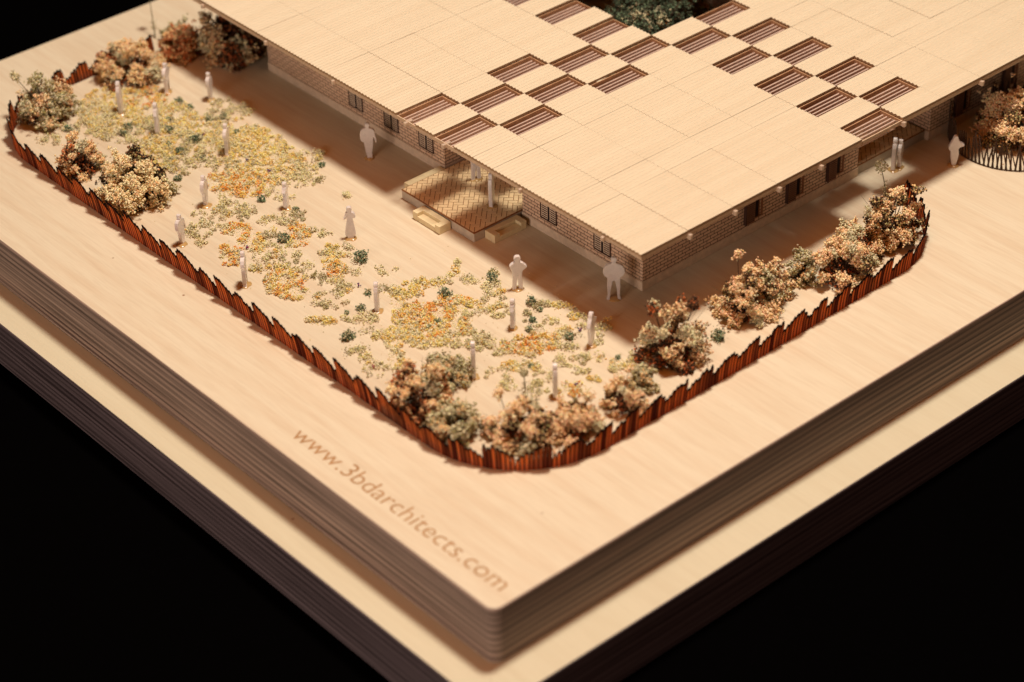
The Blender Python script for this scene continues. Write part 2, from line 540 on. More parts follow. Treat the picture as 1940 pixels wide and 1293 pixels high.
def plain(name, c, rough=0.6, var=0.2, scale=6, spec=0.3, transl=None, tw=0.0):
    mt, nt, b = new_mat(name)
    f = ramp(nt, noise(nt, coords(nt), scale, 4), 0.3, 0.75)
    cc = mixc(nt, f, c, tuple(x*(1-var) for x in c))
    nt.links.new(cc, b.inputs['Base Color']); b.inputs['Roughness'].default_value = rough
    b.inputs['Specular IOR Level'].default_value = spec
    if tw > 0:
        t = nt.nodes.new('ShaderNodeBsdfTranslucent'); t.inputs[0].default_value = (*transl, 1)
        ms = nt.nodes.new('ShaderNodeMixShader'); ms.inputs[0].default_value = tw
        nt.links.new(b.outputs[0], ms.inputs[1]); nt.links.new(t.outputs[0], ms.inputs[2])
        nt.links.new(ms.outputs[0], nt.nodes['Material Output'].inputs[0])
    return mt


def tint_mat(name, tw=0.25, rough=0.75, spec=0.2):
    mt, nt, b = new_mat(name)
    at = nt.nodes.new('ShaderNodeAttribute'); at.attribute_name = 'tint'
    nt.links.new(at.outputs['Color'], b.inputs['Base Color'])
    b.inputs['Roughness'].default_value = rough; b.inputs['Specular IOR Level'].default_value = spec
    t = nt.nodes.new('ShaderNodeBsdfTranslucent')
    warm = mixc(nt, 1.0, at.outputs['Color'], (1.0, 0.86, 0.66), 'MULTIPLY')
    nt.links.new(warm, t.inputs[0])
    ms = nt.nodes.new('ShaderNodeMixShader'); ms.inputs[0].default_value = tw
    nt.links.new(b.outputs[0], ms.inputs[1]); nt.links.new(t.outputs[0], ms.inputs[2])
    nt.links.new(ms.outputs[0], nt.nodes['Material Output'].inputs[0])
    return mt


def fence_mat():
    """thin reddish veneer: charred lines between pickets and charred tips (UV: x = picket number, y = 0..1 height)"""
    mt, nt, b = new_mat('charred_red_veneer')
    uv = nt.nodes.new('ShaderNodeUVMap'); sx = nt.nodes.new('ShaderNodeSeparateXYZ')
    nt.links.new(uv.outputs[0], sx.inputs[0])
    fr = nt.nodes.new('ShaderNodeMath'); fr.operation = 'FRACT'; nt.links.new(sx.outputs[0], fr.inputs[0])
    cc = nt.nodes.new('ShaderNodeMath'); cc.operation = 'SUBTRACT'; cc.inputs[1].default_value = 0.5
    nt.links.new(fr.outputs[0], cc.inputs[0])
    ab = nt.nodes.new('ShaderNodeMath'); ab.operation = 'ABSOLUTE'; nt.links.new(cc.outputs[0], ab.inputs[0])
    line = ramp(nt, ab.outputs[0], 0.24, 0.42)
    tip = ramp(nt, sx.outputs[1], 0.87, 0.94)
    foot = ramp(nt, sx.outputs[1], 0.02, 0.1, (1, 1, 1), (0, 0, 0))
    mp = nt.nodes.new('ShaderNodeMapping'); mp.inputs['Scale'].default_value = (1, 0.6, 1)
    nt.links.new(uv.outputs[0], mp.inputs[0])
    g = ramp(nt, noise(nt, mp.outputs[0], 2.3, 5, 0.7), 0.35, 0.7)
    fl = nt.nodes.new('ShaderNodeMath'); fl.operation = 'FLOOR'; nt.links.new(sx.outputs[0], fl.inputs[0])
    wn = nt.nodes.new('ShaderNodeTexWhiteNoise'); wn.noise_dimensions = '1D'; nt.links.new(fl.outputs[0], wn.inputs['W'])
    pk = ramp(nt, wn.outputs[0], 0.35, 1.0)
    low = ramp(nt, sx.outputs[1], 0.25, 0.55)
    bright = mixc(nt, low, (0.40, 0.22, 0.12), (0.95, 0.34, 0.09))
    wood0 = mixc(nt, g, bright, (0.38, 0.09, 0.03))
    wood = mixc(nt, pk, wood0, (0.10, 0.02, 0.01))
    c1 = mixc(nt, line, wood, (0.022, 0.006, 0.004))
    c2 = mixc(nt, tip, c1, (0.012, 0.005, 0.004))
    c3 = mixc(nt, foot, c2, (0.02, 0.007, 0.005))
    nt.links.new(c3, b.inputs['Base Color']); b.inputs['Roughness'].default_value = 0.75; b.inputs['Specular IOR Level'].default_value = 0.08
    t = nt.nodes.new('ShaderNodeBsdfTranslucent')
    glow0 = mixc(nt, pk, (0.98, 0.31, 0.06), (0.30, 0.05, 0.012))
    glow1 = mixc(nt, line, glow0, (0.06, 0.01, 0.004))
    gain = mixc(nt, tip, glow1, (0.02, 0.005, 0.003))
    nt.links.new(gain, t.inputs[0])
    ms = nt.nodes.new('ShaderNodeMixShader'); ms.inputs[0].default_value = 0.62
    nt.links.new(b.outputs[0], ms.inputs[1]); nt.links.new(t.outputs[0], ms.inputs[2])
    nt.links.new(ms.outputs[0], nt.nodes['Material Output'].inputs[0])
    return mt


def acrylic(name, c, rough, trans):
    mt, nt, b = new_mat(name)
    f = ramp(nt, noise(nt, coords(nt), 9, 3), 0.3, 0.7)
    nt.links.new(mixc(nt, f, c, tuple(x*0.85 for x in c)), b.inputs['Base Color'])
    b.inputs['Roughness'].default_value = rough
    b.inputs['Transmission Weight'].default_value = trans
    b.inputs['IOR'].default_value = 1.45
    bump(nt, b, noise(nt, coords(nt), 14, 3), 0.35, 0.02)
    return mt


M = {
    'board': veneer('pale_birch_veneer', (0.633, 0.555, 0.406), (0.53, 0.394, 0.254), 0.62, 'Y'),
    'lower': veneer('cream_birch_veneer', (0.564, 0.515, 0.366), (0.487, 0.413, 0.27), 0.35, 'Y'),
    'roof': veneer('roof_veneer', (0.611, 0.525, 0.377), (0.522, 0.424, 0.282), 0.4, 'X', fleck=False),
    'edge': ply_edge('charred_ply_edge', (0.065, 0.038, 0.028), (0.36, 0.255, 0.195), 1.84, 0),
    'edge2': ply_edge('dark_ply_edge', (0.022, 0.013, 0.013), (0.12, 0.088, 0.09), 1.76, 0),
    'brick': brick_wall_mat(),
    'plinth': plain('pale_plinth_wood', (0.76, 0.58, 0.42), 0.6, 0.25),
    'terrace': plain('grey_card_edge', (0.50, 0.42, 0.33), 0.6, 0.25),
    'paver': plain('paver_veneer', (0.86, 0.66, 0.38), 0.4, 0.2, 3, 0.5),
    'grout': plain('burnt_grout', (0.30, 0.12, 0.035), 0.7, 0.3),
    'step': plain('cream_card', (0.72, 0.60, 0.36), 0.5, 0.15),
    'char': plain('char_line', (0.06, 0.022, 0.012), 0.7, 0.3),
    'dark': plain('dark_opening', (0.02, 0.008, 0.006), 0.8, 0.3),
    'shutter': plain('burnt_shutter_wood', (0.30, 0.125, 0.06), 0.6, 0.35, 14),
    'curb': plain('warm_curb_wood', (0.52, 0.30, 0.16), 0.6, 0.35, 5),
    'eave': plain('eave_strip_wood', (0.60, 0.44, 0.29), 0.6, 0.25, 7),
    'roof_edge': plain('roof_cut_edge', (0.36, 0.22, 0.11), 0.6, 0.3, 9),
    'slat': plain('frosted_slat', (0.78, 0.60, 0.49), 0.35, 0.2, 8, 0.5, (0.7, 0.5, 0.38), 0.35),
    'beam': plain('frosted_beam', (0.74, 0.60, 0.46), 0.35, 0.15, 8, 0.5, (0.8, 0.7, 0.58), 0.4),
    'figure': acrylic('frosted_acrylic', (0.84, 0.77, 0.72), 0.34, 0.22),
    'glue': plain('amber_glue', (0.52, 0.33, 0.13), 0.2, 0.3, 8, 0.6),
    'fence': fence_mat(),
    'twig': plain('dark_twig', (0.07, 0.035, 0.018), 0.8, 0.4, 12),
    'greentwig': plain('olive_stem', (0.13, 0.12, 0.06), 0.8, 0.4, 12),
    'floret': tint_mat('dried_floret', 0.18),
    'moss': tint_mat('dyed_moss', 0.28),
    'ink': plain('engraved_brown', (0.40, 0.215, 0.085), 0.8, 0.25, 3),
    'black': plain('black_cloth', (0.0009, 0.0008, 0.0008), 1.0, 0.1, 3, 0.0),
}

# ------------------------------------------------------------------ table and boards
X1 = 52.0
b = MB(); b.box(-160, -160, -T1-T2-0.4, 220, 220, -T1-T2-0.02)
tag(b.build('table_top', M['black']), kind='structure')


def board(name, x0, y0, x1, y1, z0, z1, r, mtop, medge, label):
    poly = []
    for cx, cy, a0 in ((x0+r, y0+r, 180), (x1-r, y0+r, 270), (x1-r, y1-r, 0), (x0+r, y1-r, 90)):
        for k in range(7):
            a = math.radians(a0 + 15*k); poly.append((cx + r*math.cos(a), cy + r*math.sin(a)))
    mb = MB(); mb.prism(poly, z0, z1)
    for i in range(len(mb.mi)): mb.mi[i] = 1
    mb.mi[1] = 0
    root = empty(name, ((x0+x1)/2, (y0+y1)/2, z0))
    o = mb.build('board_body', [mtop, medge], root)
    o.matrix_parent_inverse = Matrix.Translation((-(x0+x1)/2, -(y0+y1)/2, -z0))
    b2 = o.modifiers.new('bevel', 'BEVEL'); b2.width = 0.035; b2.segments = 2; b2.limit_method = 'ANGLE'; b2.material = 1
    tag(root, label, 'board')
    return root


def keep(o, root):
    """parent while keeping world-space vertex coordinates"""
    o.parent = root
    o.matrix_parent_inverse = (Matrix.Translation(root.location) @ root.rotation_euler.to_matrix().to_4x4()).inverted()
    return o


up = board('plywood_board', 0, 0, X1, DEPTH, -T1, 0, 0.32, M['board'], M['edge'],
           'thick pale plywood board with dark laminated edge, engraved with lettering, upper of the two')
low = board('plywood_board', -STEP, -STEP, X1+STEP, DEPTH+STEP, -T1-T2, -T1-0.004, 0.34, M['lower'], M['edge2'],
            'wider cream plywood board with near-black edge, lowest under the whole model')

# engraved lettering
cu = bpy.data.curves.new('lettering', 'FONT'); cu.body = 'www.3bdarchitects.com'; cu.size = 1.0; cu.resolution_u = 4
cu.offset = -0.006
tmp = bpy.data.objects.new('tmp', cu); col.objects.link(tmp)
bpy.context.view_layer.update()
me = bpy.data.meshes.new_from_object(tmp.evaluated_get(bpy.context.evaluated_depsgraph_get()))
bpy.data.objects.remove(tmp)
co = np.array([v.co[:] for v in me.vertices])
x0, x1 = co[:, 0].min(), co[:, 0].max()
TY0, TY1 = 9.24, 0.50
sx_ = (TY0-TY1)/(x1-x0)
sy_ = 0.40/0.5                     # x-height in cm / x-height in font units
new = np.zeros_like(co)
new[:, 0] = 0.63 + co[:, 1]*sy_
new[:, 1] = TY0 - (co[:, 0]-x0)*sx_
new[:, 2] = 0.004
for v, c in zip(me.vertices, new): v.co = c
me.materials.clear(); me.materials.append(M['ink'])
lo_ = bpy.data.objects.new('engraved_lettering', me); col.objects.link(lo_); keep(lo_, up)

# ------------------------------------------------------------------ building
H = 3.0
A_, D_ = CELL_X, CELL_Y
NI, NJ = 20, 25
RX = lambda i: ROOF_X + i*A_
RY = lambda j: ROOF_Y + j*D_
SKY = [(0,11),(0,9),(1,10),(1,8),(2,11),(2,9),(3,10),(3,8),(4,15),(4,13),(4,11),(4,9),(5,8),(6,9),(6,7),(5,6),(6,5),(5,4),(6,3),(5,2),(6,1),(5,0)]
HOLE = {(i, j) for i in (5, 6) for j in range(10, 15)}
SEAMS = {3, 4, 7, 8, 12, 16, 20}
bld = empty('timber_building', (RX(1), RY(2), 0))
tag(bld, 'low timber building model with corrugated flat roof and chequered slatted skylights', 'building')
WX0, WY0 = 12.56, 7.70
rnd = random.Random(4)


def part(mb, name, mat, bev=None, smooth=False, root=bld):
    o = mb.build(name, mat, None, smooth); keep(o, root)
    if bev: bevel(o, bev)
    return o


# roof panels: corrugated sheets, ridges along X
NW = 6
for i in range(NI):
    j = 0
    while j < NJ:
        if (i, j) in SKY or (i, j) in HOLE:
            j += 1; continue
        j0 = j; j += 1
        while j < NJ and (i, j) not in SKY and (i, j) not in HOLE and j not in SEAMS: j += 1
        g = 0.0045
        xa, xb = RX(i)+0.0035, RX(i+1)-0.0035
        ya, yb = RY(j0)+g, RY(j)-g
        dz = rnd.uniform(-0.006, 0.006); tl = rnd.uniform(-0.004, 0.004)
        n = (j-j0)*NW*6
        mb = MB(); vs = []
        for k in range(n+1):
            y = ya + (yb-ya)*k/n
            ph = 2*math.pi*NW*(y-ROOF_Y)/D_
            z = H + dz*0.6 + 0.015*math.cos(ph)
            vs.append((y, z))
        for k in range(n+1):
            y, z = vs[k]
            mb.v += [(xa, y, z-tl), (xb, y, z+tl), (xa, y, z-0.075), (xb, y, z-0.075)]
        for k in range(n):
            a = 4*k; c = 4*(k+1)
            mb.f += [(a, a+1, c+1, c), (a+2, c+2, c+3, a+3), (a, c, c+2, a+2), (a+1, a+3, c+3, c+1)]
            mb.mi += [0, 1, 1, 1]
        mb.f += [(0, 2, 3, 1), (4*n, 4*n+1, 4*n+3, 4*n+2)]; mb.mi += [1, 1]
        part(mb, 'roof_panel', [M['roof'], M['roof_edge']])

# slats in the skylights
for (i, j) in SKY:
    mb = MB()
    xa = RX(i) + (0.02 if i == 0 else 0.045); xb = RX(i+1) - 0.045
    for k in range(0, 5):
        y = RY(j) + 0.06 + (D_-0.12)*(k+0.4)/5
        mb.box(xa, y-0.026, H-0.25, xb, y+0.026, H-0.175)
    if rnd.random() < 0.75:      # zig-zag truss web just below
        x = RX(i)+0.05; s = 0; yk = RY(j)+D_*rnd.choice((0.5, 0.66, 0.34))
        while x < RX(i+1)-0.25:
            za, zb = (H-0.27, H-0.48) if s % 2 == 0 else (H-0.48, H-0.27)
            mb.tube([(x, yk, za), (x+0.2, yk, zb)], 0.016, 0.016, 4); x += 0.2; s += 1
        mb.box(RX(i)+0.02, yk-0.016, H-0.52, RX(i+1)+0.02, yk+0.016, H-0.485)
    part(mb, 'skylight_slats', M['slat'])

# timber curbs lining each skylight opening
for (i, j) in SKY:
    mb = MB(); e = 0.012; w = 0.03; z0, z1 = (H-0.26 if (i == 0 or j == 0) else H-0.62), H-0.085
    xa, xb, ya, yb = RX(i)+e, RX(i+1)-e, RY(j)+e, RY(j+1)-e
    if i > 0: mb.box(xa, ya, z0, xa+w, yb, z1)
    mb.box(xb-w, ya, z0, xb, yb, z1)
    mb.box(xa+w, yb-w, z0, xb-w, yb, z1)
    if j > 0: mb.box(xa+w, ya, z0, xb-w, ya+w, z1)
    part(mb, 'skylight_curb', M['curb'])

# frosted beams under the roof, ends poking past the eaves
for jj in (1.7, 5.6, 9.45, 11.45, 15.45, 19.4, 23.3):
    mb = MB(); y = RY(jj)
    x_end = ROOF_X + (0.22 if 9 < jj < 15 else 1.6)
    mb.box(ROOF_X-0.10, y-0.05, H-0.235, x_end, y+0.05, H-0.085)
    part(mb, 'roof_beam', M['beam'], 0.02)
for ii in (1.02, 2.02, 3.02, 4.0, 6.0, 8.0, 10, 12, 14):
    mb = MB(); x = RX(ii)
    mb.box(x-0.05, ROOF_Y-0.11, H-0.27, x+0.05, ROOF_Y+0.8, H-0.256)
    mb.v = [(vx, vy, vz + (0.15 if vz > H-0.26 and vy < ROOF_Y+0.2 else 0)) for vx, vy, vz in mb.v]
    part(mb, 'roof_beam', M['beam'], 0.015)
# eave strips
mb = MB(); mb.box(ROOF_X+0.015, ROOF_Y+0.05, H-0.205, ROOF_X+0.05, RY(NJ), H-0.082); part(mb, 'eave_strip', M['eave'])
mb = MB(); mb.box(ROOF_X+0.015, ROOF_Y+0.015, H-0.205, RX(NI), ROOF_Y+0.048, H-0.082); part(mb, 'eave_strip', M['eave'])

# walls: closed blocks of thin veneer on a plinth
PZ = 0.31


def wall(x0, y0, x1, y1):
    mb = MB(); mb.box(x0, y0, PZ, x1, y1, 2.62); o = part(mb, 'brick_wall', M['brick'])
    return o


def plinth(x0, y0, x1, y1):
    mb = MB(); mb.box(x0, y0, 0.004, x1, y1, PZ-0.002); return part(mb, 'plinth', M['plinth'])


t = 0.1
YB, YC = 13.05, 16.80
XB, XC = 22.0, 25.33
YE = RY(NJ)-2.35
blocks = [(WX0, WY0, XB, YB), (WX0, YC, 19.2, YE), (XC, 7.60, RX(NI)-1.8, YB), (24.6, YC, RX(NI)-1.8, YE)]
for (x0, y0, x1, y1) in blocks:
    wall(x0, y0, x0+t, y1); wall(x1-t, y0, x1, y1)
    wall(x0+t, y0, x1-t, y0+t); wall(x0+t, y1-t, x1-t, y1)
    plinth(x0-0.02, y0-0.02, x0+t+0.02, y1+0.02); plinth(x0+t+0.02, y0-0.02, x1+0.02, y0+t+0.02)
    # thin partition
    mid = (x0+x1)/2
    mb = MB(); mb.box(mid, y0+t, 0.004, mid+0.08, y1-t, 2.5); part(mb, 'partition_wall', M['plinth'])


def window_y(x, yc, w=0.74, z0=0.56, z1=1.86):
    """double window on a wall facing -X at plane x"""
    fr = MB(); ft = 0.035
    p = 0.012
    for (ya, yb, za, zb) in ((yc-w/2, yc-w/2+ft, z0, z1), (yc+w/2-ft, yc+w/2, z0, z1), (yc-w/2, yc+w/2, z0-0.03, z0+0.012)):
        fr.box(x-p-0.02, ya, za, x+0.005, yb, zb)
    fo = part(fr, 'window', M['char'])
    mb = MB(); mb.box(x-p-0.006, yc-0.045, z0+0.012, x+0.006, yc+0.045, z1); o = mb.build('opening', M['dark']); o.parent = fo
    for s in (-1, 1):
        mb = MB(); ya = yc + s*0.045; yb = yc + s*(w/2-ft)
        ya, yb = min(ya, yb), max(ya, yb)
        mb.box(x-p, ya, z0+0.012, x+0.004, yb, z1)
        k = z0+0.05
        mb.mat_i = 1
        while k < z1-0.04:
            mb.box(x-p-0.01, ya+0.03, k, x-p+0.001, yb-0.03, k+0.03); k += 0.075
        o = mb.build('shutter', [M['plinth'], M['char']]); o.parent = fo


def window_x(y, xa, w=0.76, z0=0.50, z1=1.82):
    """window on a wall facing -Y: louvred shutter folded out on the left, dark opening, frame right"""
    fr = MB(); ft = 0.05
    fr.box(xa+w-ft, y-0.045, z0-0.02, xa+w, y+0.005, z1); fr.box(xa+w-0.16, y-0.02, z0, xa+w-0.12, y+0.005, z1)
    fr.box(xa+0.36, y-0.03, z0-0.02, xa+w, y+0.005, z0+0.02)
    fo = part(fr, 'window', M['shutter'])
    mb = MB(); mb.box(xa+0.36, y-0.01, z0+0.02, xa+w-0.16, y+0.006, z1); o = mb.build('opening', M['dark']); o.parent = fo
    mb = MB(); mb.box(xa, y-0.10, z0-0.06, xa+0.36, y-0.06, z1)
    mb.mat_i = 1; k = z0
    while k < z1-0.05:
        mb.box(xa+0.03, y-0.112, k, xa+0.33, y-0.099, k+0.025); k += 0.07
    o = mb.build('shutter', [M['shutter'], M['char']]); o.parent = fo
    mb = MB(); mb.box(xa-0.03, y-0.11, z0-0.06, xa, y+0.005, z1); o = mb.build('side_jamb', M['char']); o.parent = fo


for yc in (11.83, 9.43, 17.70, 19.48, 21.34, 23.2, 25.0):
    if yc < 13: window_y(WX0, yc)
    elif yc < 22: window_y(WX0, yc)
for xa in (16.86, 18.69, 20.53): window_x(WY0, xa)
for xa in (26.5, 28.93, 31.3): window_x(7.60, xa)

# ------------------------------------------------------------------ terraces, herringbone paving
TZ = 0.34
ter = empty('paved_terrace', (10.63, 13.1, 0))
tag(ter, 'raised entrance terrace with herringbone paving between the two wall blocks', 'terrace')
mb = MB(); mb.box(10.63, 13.12, 0.004, 23.9, 16.62, TZ-0.03); bevel(part(mb, 'terrace_slab', M['terrace'], root=ter), 0.01)
mb = MB(); mb.box(10.62, 13.11, TZ-0.028, 23.9, 16.63, TZ); part(mb, 'paving_bed', M['grout'], root=ter)


def clip(poly, x0, y0, x1, y1):
    for ax, lim, sg in ((0, x0, 1), (0, x1, -1), (1, y0, 1), (1, y1, -1)):
        out = []
        for k in range(len(poly)):
            p, q = poly[k-1], poly[k]
            ip, iq = sg*(p[ax]-lim) >= 0, sg*(q[ax]-lim) >= 0
            if ip != iq:
                tt = (lim-p[ax])/(q[ax]-p[ax]); out.append((p[0]+tt*(q[0]-p[0]), p[1]+tt*(q[1]-p[1])))
            if iq: out.append(q)
        poly = out
        if len(poly) < 3: return None
    return poly


def herringbone(x0, y0, x1, y1, w, root):
    mb = MB(); g = w*0.07; c, s = math.cos(math.pi/4), math.sin(math.pi/4)
    n = int(max(x1-x0, y1-y0)/w)+8
    for a in range(-2*n, 2*n):
        for bb in range(-2*n, 2*n):
            m4 = (a - bb) % 4
            if m4 == 0: r = (a*w, bb*w, (a+2)*w, (bb+1)*w)
            elif m4 == 3: r = (a*w, bb*w, (a+1)*w, (bb+2)*w)
            else: continue
            q = [(r[0]+g, r[1]+g), (r[2]-g, r[1]+g), (r[2]-g, r[3]-g), (r[0]+g, r[3]-g)]
            q = [(x0 + x*c - y*s, y0 + x*s + y*c) for x, y in q]
            if max(p[0] for p in q) < x0 or min(p[0] for p in q) > x1 or max(p[1] for p in q) < y0 or min(p[1] for p in q) > y1: continue
            q = clip(q, x0, y0, x1, y1)
            if q: mb.prism(q, TZ-0.004, TZ+0.012)
    return part(mb, 'herringbone_paving', M['paver'], root=root)


herringbone(10.66, 13.15, 17.0, 16.6, 0.155, ter)

ter2 = empty('paved_terrace', (22.1, 7.75, 0))
tag(ter2, 'raised paved passage floor at the right front, behind the pair of figures', 'terrace')
mb = MB(); mb.box(22.06, 7.75, 0.004, 25.28, 13.05, TZ-0.03); part(mb, 'terrace_slab', M['terrace'], root=ter2)
mb = MB(); mb.box(22.055, 7.745, TZ-0.028, 25.285, 13.05, TZ); part(mb, 'paving_bed', M['grout'], root=ter2)
herringbone(22.08, 7.78, 25.26, 10.5, 0.155, ter2)


def step_block(origin, rz, label, side=False):
    """U-shaped block with a lower tread nested in the open side; local x = length, y = depth"""
    root = empty('entrance_step', origin, rz)
    tag(root, label, 'step')
    L, W_, h = 1.30, 0.46, 0.29
    u = [(0, 0), (0, W_), (L, W_), (L, 0), (L-0.22, 0), (L-0.22, W_-0.20), (0.22, W_-0.20), (0.22, 0)]
    u = [(x, y) for x, y in u][::-1]
    mb = MB(); mb.prism(u, 0.004, h); o = mb.build('riser_block', M['step']); o.parent = root; bevel(o, 0.012)
    mb = MB(); mb.box(0.23, 0.0, 0.004, L-0.23, W_-0.21, h*0.62); o = mb.build('tread', M['step']); o.parent = root; bevel(o, 0.01)


step_block((10.13, 15.48, 0), -math.pi/2, 'cream cut-out entrance step at the front side of the terrace, in the light')
step_block((11.04, 12.63, 0), 0, 'cream cut-out entrance step in shade, between terrace and brick wall')
mb = MB(); mb.box(11.02, 16.66, 0.004, 12.5, 16.98, 0.27); o = mb.build('ledge_block', M['step'])
tag(o, 'narrow pale ledge block behind the terrace against the brick wall', 'step'); bevel(o, 0.01)
# glue crumb beside the left step
rg = np.random.default_rng(3)

# ------------------------------------------------------------------ picket fence
def path_pts():
    P = []
    def arc(cx, cy, rx, ry, a0, a1, n=24):
        for k in range(n+1):
            a = math.radians(a0+(a1-a0)*k/n); P.append((cx+rx*math.cos(a), cy+ry*math.sin(a)))
    # from the far end, round to the right front
    P.append((10.4, 30.1)); P.append((9.0, 30.2))
    arc(6.6, 26.7, 3.48, 3.4, 95, 180)
    P.append((3.12, 20.75)); P.append((3.12, 12.2))
    arc(6.55, 6.3, 3.43, 3.40, 180, 270)
    P.append((11.1, 2.95)); P.append((15.4, 3.02))
    arc(18.7, 6.3, 3.2, 3.24, 270, 350)
    return P


def resample(P, ds):
    P = [Vector((*p, 0)) for p in P]; out = []; acc = 0.0
    seg = [(P[k], P[k+1], (P[k+1]-P[k]).length) for k in range(len(P)-1)]
    tot = sum(s[2] for s in seg); n = int(tot/ds)
    k = 0; base = 0
    for q in range(n+1):
        s = tot*q/n
        while k < len(seg)-1 and s > base+seg[k][2]: base += seg[k][2]; k += 1
        a, b_, l = seg[k]; out.append(a + (b_-a)*((s-base)/l))
    return out, tot


def slat_fence(P, ds, hfun, root, thick=0.05, lean=0.16, skew=0.0, part_name='picket_strip', mid=None):
    pts, tot = resample(P, ds)
    n = len(pts)
    mb = MB()
    for k in range(n-1):
        a, b_ = pts[k], pts[k+1]
        d = (b_-a).normalized(); nrm = Vector((d.y, -d.x, 0))      # outward (right of travel)
        s0 = k/(n-1)
        h0, h1, sk = hfun(k, n)
        hv = []
        off = nrm*thick
        jit = rnd.uniform(-0.006, 0.006)
        A0 = a + nrm*jit; B0 = b_ + nrm*jit
        def P3(p, h): 
            q = p + nrm*(lean*h*h) + d*(sk*h); q = q.copy(); q.z = 0.004 + h; return q
        nn = 5
        hm = max(h0, h1) + rnd.uniform(0.01, 0.05)
        w0 = rnd.uniform(0.03, 0.14)
        def row(t):
            ins = w0*max(0.0, (t-0.3)/0.7)**1.2
            a1 = A0 + (B0-A0)*ins; b1 = B0 - (B0-A0)*ins; m1 = (A0+B0)*0.5
            return [P3(a1, h0*t), P3(m1, (hm if t > 0.99 else (h0+h1)/2*t)), P3(b1, h1*t)]
        for r in range(nn):
            t0, t1 = r/nn, (r+1)/nn
            lo3, hi3 = row(t0), row(t1)
            for q_ in range(2):
                q = [lo3[q_], lo3[q_+1], hi3[q_+1], hi3[q_]]
                o = [p - off for p in q]
                ua, ub = k+0.02+0.48*q_, k+0.02+0.48*(q_+1)
                uvq = [(ua, t0), (ub, t0), (ub, t1), (ua, t1)]
                mb.quad(*[tuple(p) for p in q], uv=uvq)
                mb.quad(*[tuple(o[x]) for x in (1, 0, 3, 2)], uv=[uvq[x] for x in (1, 0, 3, 2)])
                if q_ == 0: mb.quad(tuple(o[0]), tuple(q[0]), tuple(q[3]), tuple(o[3]), uv=[(k, t0)]*4)
                else: mb.quad(tuple(q[1]), tuple(o[1]), tuple(o[2]), tuple(q[2]), uv=[(k+1, t0)]*4)
                if r == nn-1: mb.quad(tuple(q[3]), tuple(q[2]), tuple(o[2]), tuple(o[3]), uv=[(k, 1)]*4)
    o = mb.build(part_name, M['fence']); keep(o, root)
    return o


fence = empty('picket_fence', (6.5, 3.0, 0))
tag(fence, 'long curving fence of charred reddish wooden pickets round the garden, jagged scalloped top', 'fence')
PP = path_pts()
_, TOT = resample(PP, 0.5)
# arclength of the front corner (middle of the second curve)
def corner_s():
    pts, tot = resample(PP, 0.1)
    best = min(range(len(pts)), key=lambda k: (pts[k]-Vector((4.1, 3.85, 0))).length)
    return best/(len(pts)-1)
SC = corner_s()
frnd = random.Random(11)
pieces = {}


def hfun(k, n):
    s = k/(n-1)*TOT; sc = SC*TOT
    dist = s-sc; side = 1 if dist > 0 else -1
    u = abs(dist)/0.96; pi_ = int(u); u -= pi_
    key = (side, pi_)
    if key not in pieces: pieces[key] = (frnd.uniform(0.9, 1.1), frnd.uniform(0.62, 0.80), frnd.uniform(0.4, 0.6))
    amp, notch, lowp = pieces[key]
    def prof(u):
        base = 0.40 + 0.74*min(1, u/0.8)**0.8
        if u > 0.95: base *= 0.8
        return base*amp
    j = frnd.uniform(-0.035, 0.035)
    ha = prof(u) + j; hb = prof(min(1, u+0.13)) + j + frnd.uniform(-0.02, 0.02)
    if side < 0: ha, hb = hb, ha
    if frnd.random() < 0.10: ha *= 0.86; hb *= 0.86
    blend = min(1, abs(dist)/6.0)
    # back side of the garden is taller
    sk = (0.05 if side > 0 else -0.18)*blend
    if s < TOT*0.12: sk = 0.05; ha *= 0.85; hb *= 0.85
    return max(0.24, ha*0.70), max(0.24, hb*0.70), sk


slat_fence(PP, 0.125, hfun, fence, thick=0.035, lean=0.13)

# round planter at the right edge of the picture, with V-shaped pickets
PC = (27.4, 5.8); PR = 2.06
plf = empty('planter_fence', (*PC, 0))
tag(plf, 'round low fence of thin zigzag twigs circling the pink bush at the right edge', 'fence')
mb = MB(); np_ = 88
for k in range(np_):
    a0 = 2*math.pi*k/np_
    hh = rnd.uniform(0.78, 1.12)
    tilt = rnd.uniform(-0.07, 0.07)
    def pp(a, z): return (PC[0]+(PR+0.03*z)*math.cos(a), PC[1]+(PR+0.03*z)*math.sin(a), z)
    mb.tube([pp(a0, 0.004), pp(a0+tilt*0.4, hh*0.5), pp(a0+tilt, hh)], 0.034, 0.022, 4)
    mb.tube([pp(a0+0.09, 0.004), pp(a0+0.02+tilt*.6, hh*0.7), pp(a0+tilt, hh*0.97)], 0.030, 0.02, 4)
ring = [(PC[0]+PR*math.cos(2*math.pi*k/48), PC[1]+PR*math.sin(2*math.pi*k/48), 0.02) for k in range(49)]
mb.tube(ring, 0.02, 0.02, 4)
o = mb.build('zigzag_pickets', M['twig']); keep(o, plf)

# ------------------------------------------------------------------ scale figures
def mirror(h): return h + [(-x, z) for x, z in reversed(h) if abs(x) > 1e-6]


